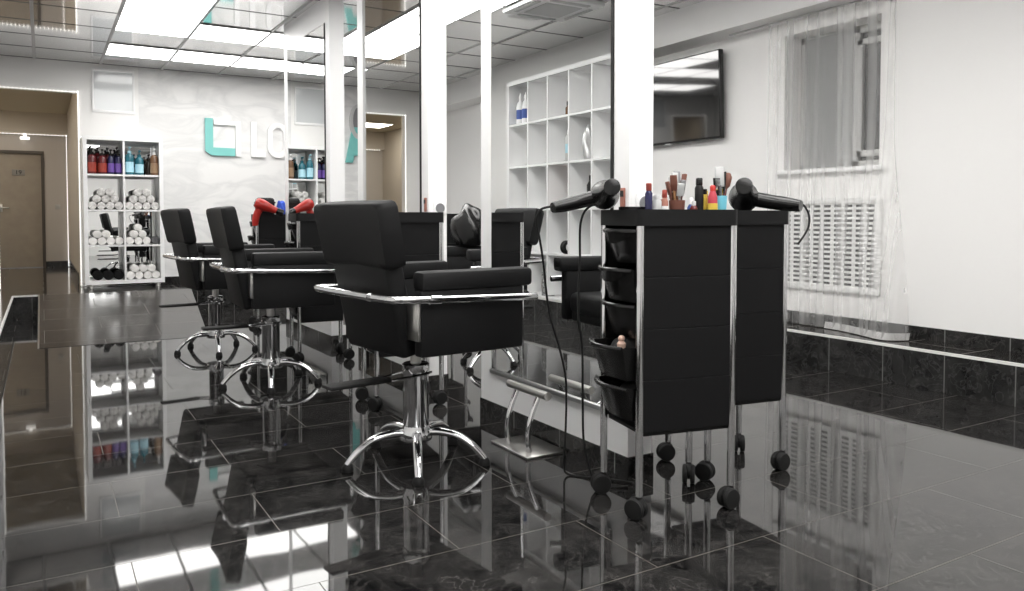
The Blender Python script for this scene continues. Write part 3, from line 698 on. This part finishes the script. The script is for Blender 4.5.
# farthest trolley: black box, blue cloth, white towel
o = thing('storage_box', 'black rounded box standing on the farthest trolley behind the red dryer', 'box', (1.685,7.085,ZT))
MB().box(-.075,.075,-.07,.07,0,.17,.03,3).obj('body', 'leather', o); MB().box(-.077,.077,-.072,.072,.12,.135,.004).obj('rim', 'matteblack', o)
lump('blue_cloth', 'crumpled bright blue cloth on the farthest trolley', (1.805,6.995,ZT), (.040,.042,.145), 'blue', 5, 'cloth', .35)
lump('white_cloth', 'crumpled white towel on the right end of the farthest trolley', (1.895,7.04,ZT), (.040,.065,.145), 'towel', 8, 'towel', .3)

# foot rest in front of the nearest mirror
fr = thing('footrest', 'brushed steel footrest on a square plate before the nearest mirror', 'footrest', (1.715,2.755,0))
MB().box(-.095,.095,-.145,.145,0,.010,.002).obj('base_plate', 'steel', fr)
for y in (-.082,.082):
    MB().tube([(-.045,y,.008),(-.052,y,.06),(-.045,y,.12),(-.025,y,.18),(.0,y,.232)], .011, 12, smooth=5).obj('post', 'chrome', fr)
MB().tube([(.0,-.15,.243),(.0,.15,.243)], .017, 18).obj('foot_bar', 'steel', fr)

# ------------------------------------------------------------------ open shelf with towels by the doorway
SX0, SX1, SY0, SY1, SZ0, SZ1 = .365, 1.115, 9.12, 9.47, .262, 1.785
sh = thing('shelving_unit', 'white eight cube open shelf with towels and bottles beside the doorway', 'shelf', ((SX0+SX1)/2, (SY0+SY1)/2, P))
def rel(b, o): b.bm.transform(Matrix.Translation(-Vector(o.location))); return b
rel(MB().box(SX0,SX1,SY0,SY1,SZ1-.04,SZ1).box(SX0,SX1,SY0,SY1,SZ0,SZ0+.04).box(SX0,SX0+.038,SY0,SY1,SZ0+.04,SZ1-.04).box(SX1-.038,SX1,SY0,SY1,SZ0+.04,SZ1-.04), sh).obj('carcass', 'panel', sh, smooth=False)
xm = (SX0+SX1)/2
rel(MB().box(xm-.009,xm+.009,SY0+.004,SY1,SZ0+.04,SZ1-.04), sh).obj('upright', 'panel', sh, smooth=False)
rowz = [SZ0+.04]
pitch = (SZ1-SZ0-.08+.018)/4
for k in range(1, 4):
    z = SZ0+.04+pitch*k; rowz.append(z)
    rel(MB().box(SX0+.038,SX1-.038,SY0+.002,SY1,z-.018,z), sh).obj('shelf', 'panel', sh, smooth=False)
for x in (SX0+.06, SX1-.06):
    for y in (SY0+.05, SY1-.05): rel(MB().lathe([(.018,P),(.02,P+.005),(.014,P+.02),(.016,SZ0)], 14, mtx=T(x,y,0)), sh).obj('foot', 'steel', sh)
o = MB().box(SX0-.0,SX1,YB-.012,YB-.001,P+.005,1.80).obj('wall_mirror', 'mirror', smooth=False)
tag(o, 'mirror on the back wall directly behind the open towel shelf', 'mirror')
o = thing('framed_panel', 'pale glossy framed panel high on the wall above the towel shelf', 'panel', (.68,YB,2.30))
MB().box(-.185,.185,-.012,-.002,-.205,.205).obj('glass', mat('glossy_white_glass',(.66,.68,.69),.08), o, smooth=False)
b = MB()
for (x0,x1,z0,z1) in ((-.205,.205,-.235,-.205),(-.205,.205,.205,.235),(-.205,-.185,-.205,.205),(.185,.205,-.205,.205)): b.box(x0,x1,-.018,-.001,z0,z1,.002)
b.obj('frame', 'panel', o)

def pump_bottle(label, x, y, z, m, capm, labm, h=.20, r=.040, grp=None):
    t = thing('pump_bottle', label, 'bottle', (x,y,z), 0, grp)
    MB().lathe([(r*.9,0),(r,.006),(r,h*.82),(r*.82,h*.93),(r*.45,h)], 18).obj('body', m, t)
    if labm: MB().lathe([(r*1.012,h*.12),(r*1.012,h*.6)], 18, cap=False).obj('label_band', labm, t)
    pm = MB().lathe([(.017,h),(.019,h+.004),(.019,h+.024),(.012,h+.028),(.006,h+.03),(.006,h+.055)], 14)
    pm.box(-.012,.012,-.038,.012,h+.052,h+.068,.004); pm.obj('pump', capm, t)
    return t
zb = rowz[3]
G = 'shampoo bottles on the top shelf'
for (x, y, m, cm, lm, lab, h, r) in (
    (.450,9.20,'darkred','plastic','redbrown','dark red pump bottle, leftmost at the front of the top shelf',.20,.042),
    (.545,9.20,'darkred','plastic','redbrown','dark red pump bottle, second at the front of the top shelf',.19,.042),
    (.446,9.39,'dbrown','plastic',None,'dark brown pump bottle standing behind the leftmost dark red one',.235,.04),
    (.510,9.33,'darkred','plastic',None,'dark wine pump bottle behind, between the two dark red ones',.22,.038),
    (.600,9.31,'darkred','plastic',None,'dark wine pump bottle behind, left of the purple ones',.215,.038),
    (.624,9.20,'navy','plastic','purple','purple pump bottle, left one of the purple pair',.19,.033),
    (.694,9.20,'navy','plastic','purple','purple pump bottle, right one of the purple pair by the upright',.19,.033),
    (.690,9.32,'navy','plastic',None,'dark navy pump bottle behind the purple pair',.225,.036),
    (.800,9.20,'tealb','ltblue','ltblue','teal bottle with pale blue label, left of the teal pair',.225,.041),
    (.893,9.20,'tealb','tealb','ltblue','teal bottle with pale blue label, right of the teal pair',.19,.042),
    (.99,9.28,'dbrown','dbrown',None,'short dark brown bottle left of the bronze one on the top shelf',.16,.034),
    (1.035,9.19,'brown','panel','bronze','bronze bottle with a white pump, rightmost on the top shelf',.215,.040)):
    pump_bottle(lab, x, y, zb, m, cm, lm, h, r, G)
_roll = {}
def towel_roll(x, y, z, r, m, label, grp, L_=.20, rot=0):
    if (m, r) not in _roll:
        b = MB(); n = 24
        # rolled cloth: spiral end faces
        b.lathe([(.004,0),(r*.25,.004),(r*.32,.0),(r*.48,.005),(r*.55,.0),(r*.75,.006),(r*.88,.004),(r,.016),(r*1.0,L_-.016),(r*.88,L_-.002),(.004,L_)], n)
        b.tube([(r*.95,0,.004),(r*.95,0,L_-.004)], r*.05, 6)
        o = b.obj('rolled_towel', m); _roll[(m, r)] = o
    else:
        o = _roll[(m, r)].copy(); COL.objects.link(o)
    o.matrix_world = T(x,y,z+r) @ RX(-PI/2) @ RZ(rot)
    return tag(o, label, 'towel', grp)
def roll_rows(x0, x1, z, r, m, word, where, rows, y=9.145):
    i = 0
    for j, n in enumerate(rows):
        zz = z + .0005 + j*r*1.738
        nm = ['lowest','second','top'][j] if len(rows) > 1 else 'single'
        for k in range(n):
            xx = x0 + r + j*r + k*2*r
            towel_roll(xx, y+.006*random.random(), zz, r, m, '%s rolled towel, %s from left in the %s row, %s' % (word, ORD[k], nm, where), word + ' rolled towels ' + where, rot=random.uniform(0,6))
cl0, cl1, cr0, cr1 = SX0+.040, xm-.010, xm+.010, SX1-.040
roll_rows(cl0, cl1, rowz[2], .0405, 'towel_dot', 'white speckled', 'second shelf left', [4,3,2])
roll_rows(cr0, cr1, rowz[2], .0405, 'towel_dot', 'white speckled', 'second shelf right', [4,3,2])
roll_rows(cl0, cl1, rowz[1], .0405, 'towel', 'white', 'third shelf left', [4,2])
roll_rows(cr0, cr1-.08, rowz[1], .0395, 'towel', 'white', 'third shelf right', [3,2,1])
towel_roll(cr1-.040, 9.145, rowz[1], .040, 'towel_grey', 'dark grey rolled towel at the right end of the third shelf', None)
roll_rows(cl0+.035, cl1, rowz[0], .048, 'towel_black', 'black', 'bottom shelf left', [3])
roll_rows(cr0, cr1, rowz[0], .0405, 'towel', 'white', 'bottom shelf right', [4,3])

# ------------------------------------------------------------------ wall sign
sg = thing('logo_sign', 'square teal and white logo bracket at the left of the wall lettering', 'sign', (1.79,YB,1.86))
FW = T(0,-.035,0) @ RX(PI/2)      # xy of a polygon -> wall xz, extruded towards the wall
def wall_poly(b, poly, d0=-.0, d1=.03):   # local x, z ; depth
    b.prism(poly, -d1, -d0, mtx=T(0,-.035,0) @ RX(PI/2)); return b
wall_poly(MB(), [(-.19,.215),(-.105,.215),(-.105,-.115),(.135,-.115),(.135,-.205),(-.125,-.205),(-.19,-.155)]).obj('teal_bracket', 'teal', sg, smooth=False)
wall_poly(MB(), [(-.095,.195),(.20,.195),(.20,-.205),(.145,-.205),(.145,.145),(-.095,.145)]).obj('white_bracket', 'panel', sg, smooth=False)
o = MB(); wall_poly(o, [(2.105,2.062),(2.168,2.062),(2.168,1.715),(2.27,1.715),(2.27,1.655),(2.105,1.655)]); o = o.obj('sign_letter', 'panel', smooth=False); o.location.y = YB
tag(o, 'white raised letter L on the marble wall right of the square logo', 'sign letter', 'white letters of the wall sign')
def stadium(cx, cz, w, h, n=10):
    r = w/2; return [(cx+r*math.cos(PI*k/n), cz+(h/2-r)+r*math.sin(PI*k/n)) for k in range(n+1)] + [(cx+r*math.cos(PI+PI*k/n), cz-(h/2-r)+r*math.sin(PI+PI*k/n)) for k in range(n+1)]
o = MB().ring2d(stadium(2.415,1.86,.245,.415), stadium(2.415,1.86,.125,.295), -.03, 0, mtx=T(0,-.035,0) @ RX(PI/2)).obj('sign_letter', 'panel', smooth=False); o.location.y = YB
tag(o, 'white raised letter O on the marble wall, right of the letter L', 'sign letter', 'white letters of the wall sign')
o = thing('sign_emblem', 'teal letter A topped by a grey scissor loop at the end of the wall sign', 'sign', (3.43,YB,1.85))
wall_poly(MB(), [(-.19,-.22),(-.10,.22),(-.02,.22),(.10,.0),(.19,-.22),(.10,-.22),(.07,-.13),(-.08,-.13),(-.10,-.22)]).obj('letter', 'teal', o, smooth=False)
e1 = [(-.03+.105*math.cos(2*PI*k/28)-.0, .29+.215*math.sin(2*PI*k/28)) for k in range(28)]; e2 = [(-.03+.068*math.cos(2*PI*k/28), .30+.165*math.sin(2*PI*k/28)) for k in range(28)]
MB().ring2d(e1, e2, -.03, .012, mtx=T(0,-.035,0) @ RX(PI/2)).obj('loop', 'lgrey', o)
wall_poly(MB(), e2, .004, .024).obj('loop_fill', 'grey', o, smooth=False)

# ------------------------------------------------------------------ cube shelf along the left wall (seen in the mirrors)
KX0, KX1 = XL+.005, -.27
ys = [6.683] + [6.302-.3335*k for k in range(8)]
zs = [2.24-.4045*k for k in range(6)]
ku = thing('cube_shelf', 'long white cube shelf on the left wall podium, seen in the nearest mirror', 'shelf', ((KX0+KX1)/2, 5.2, P))
ye = ys[-1]
b = MB().box(KX0,KX1,ye,ys[0],zs[0]-.02,zs[0]+.02).box(KX0,KX1,ye,ys[0],P+.0005,zs[5]+.018).box(KX0,KX1,ys[0]-.042,ys[0],P+.03,zs[0]-.02).box(KX0,KX1,ye-.02,ye+.02,P+.0005,zs[0]+.02)
rel(b, ku).obj('carcass', 'panel', ku, smooth=False)
rel(MB().box(KX0,KX0+.012,ye,ys[0],P+.03,zs[0]), ku).obj('back_board', 'panel', ku, smooth=False)
for y in ys[1:-1]: rel(MB().box(KX0,KX1-.003,y-.009,y+.009,P+.03,zs[0]-.02), ku).obj('upright', 'panel', ku, smooth=False)
for z in zs[1:5]: rel(MB().box(KX0,KX1-.005,ye+.02,ys[0]-.042,z-.009,z+.009), ku).obj('shelf', 'panel', ku, smooth=False)
def cellz(row): return zs[row+1]+.009 if row < 4 else zs[5]+.018
def kx(y, row, dx=-.06): return (KX1+dx, y, cellz(row))
def detergent(label, y, row, dx=-.07, s=1.0):
    t = thing('bottle', label, 'bottle', kx(y,row,dx), 0, 'white bottles in the cube shelf')
    MB().lathe([(.036,0),(.04,.006),(.04,.17),(.03,.205),(.014,.225),(.013,.24)], 18).obj('body', 'panel', t)
    MB().lathe([(.0405,.05),(.0405,.14)], 18, cap=False).obj('label_band', 'bluelabel', t)
    MB().lathe([(.016,.24),(.016,.265),(.008,.285),(.007,.30)], 14).obj('cap', 'panel', t)
detergent('white bottle with blue label, left of two in the top cube, in mirror', 6.54, 0)
detergent('white bottle with blue label, right of two in the top cube, in mirror', 6.44, 0)
bottle('bottle', 'dark bottle behind the two white ones in the top cube seen in mirror', KX1-.17, 6.40, [(.03,0),(.033,.005),(.033,.16),(.015,.2)], 'navy', [(.016,.2),(.016,.235)], z=cellz(0))
bottle('bottle', 'small brown bottle in the middle of the top cubes seen in the mirror', KX1-.032, 5.675, [(.026,0),(.028,.004),(.028,.06),(.012,.078)], 'brown', [(.018,.078),(.018,.115)], 'dbrown', z=cellz(0))
bottle('tube', 'tall white tube in the second row of cubes seen in the mirror', KX1-.034, 5.675, [(.027,0),(.03,.005),(.03,.21),(.012,.235)], 'lgrey', [(.013,.235),(.013,.27)], 'panel', [(.0303,.07),(.0303,.15)], 'ltblue', cat='tube', z=cellz(1))
lump('foil_bag', 'crumpled silver foil pouch in the second row of cubes in the mirror', kx(5.42,1,-.06), (.045,.05,.31), 'bag', 21, 'bag', .22)
bottle('bottle', 'black bottle with white label in the third row of cubes in mirror', KX1-.036, 5.355, [(.03,0),(.033,.005),(.033,.19),(.014,.225)], 'matteblack', [(.015,.225),(.015,.27)], 'plastic', [(.0335,.04),(.0335,.12)], 'lgrey', z=cellz(2))
o = thing('card_box', 'small red brown patterned box in the third row of cubes in mirror', 'box', kx(5.74,2,-.09))
MB().box(-.05,.05,-.09,.09,0,.075,.003).obj('body', 'redbox', o); MB().box(-.051,.051,-.091,.091,.05,.058).obj('lid_line', 'tag', o)
o = thing('tape_roll', 'black and white roll lying in the fourth row of cubes in mirror', 'roll', kx(5.70,3,-.04))
MB().lathe([(.06,-.025),(.06,.025)], 22, mtx=T(0,0,.06) @ RX(PI/2)).obj('outer_band', 'matteblack', o); MB().lathe([(.033,-.028),(.033,.028)], 18, mtx=T(0,0,.06) @ RX(PI/2)).obj('core', 'panel', o)
o = thing('card_box', 'grey speckled tall box in the lowest row of cubes in mirror', 'box', kx(6.036,4,-.06))
MB().box(-.04,.04,-.05,.05,0,.22,.003).obj('body', 'pattern', o); MB().box(-.041,.041,-.051,.051,.18,.186).obj('lid_line', 'grey', o)
bottle('bottle', 'black stepped bottle in the lowest row of cubes in mirror', KX1-.055, 5.70, [(.045,0),(.048,.006),(.045,.07),(.026,.09)], 'matteblack', [(.020,.09),(.020,.16)], 'plastic', z=cellz(4))

# air conditioner cassette in the ceiling, seen in the nearest mirror
o = thing('ceiling_air_conditioner', 'white square ceiling air conditioner reflected in the top of the nearest mirror', 'air conditioner', (.26,5.08,ZC))
MB().box(-.285,.285,-.285,.285,-.045,-.004,.012).obj('body', 'panel', o)
MB().box(-.16,.16,-.16,.16,-.05,-.044,.002).obj('intake_grille', 'lgrey', o)
for k in range(4): MB().box(-.17,.17,-.255,-.215,-.052,-.043,.002,mtx=RZ(PI/2*k)).obj('louvre', 'lgrey', o)

# station on the far side of the partitions, seen through the gap
o = dup(tr1, 'black salon trolley beyond the gap, on the far side of the middle partition', (2.47,5.22,0), R(176))
lump('cape', 'shiny black salon cape bundled on the chair beyond the gap', (2.44,4.72-.05,.768), (.10,.14,.27), 'plastic', 12, 'cape', .16)

# ------------------------------------------------------------------ camera, world, view
cam = bpy.data.cameras.new('camera'); co = bpy.data.objects.new('camera', cam); COL.objects.link(co)
co.location = (0,0,.956); co.rotation_euler = (R(88), 0, -R(30.7346))
cam.sensor_width = 36; cam.lens = 790/1024*36; cam.shift_y = -50.9/1024; cam.clip_start = .02
SC.camera = co
w = bpy.data.worlds.new('world'); SC.world = w; w.use_nodes = True
w.node_tree.nodes['Background'].inputs[0].default_value = (.6,.62,.65,1); w.node_tree.nodes['Background'].inputs[1].default_value = .3
SC.view_settings.view_transform = 'Standard'; SC.view_settings.look = 'None'; SC.view_settings.exposure = .10; SC.view_settings.gamma = 1; SC.view_settings.use_curve_mapping = False
SC.cycles.max_bounces = 14; SC.cycles.glossy_bounces = 8; SC.cycles.diffuse_bounces = 5; SC.cycles.transparent_max_bounces = 16
SC.cycles.use_denoising = True; SC.cycles.sample_clamp_indirect = 6
SC.cycles.caustics_reflective = False; SC.cycles.caustics_refractive = False
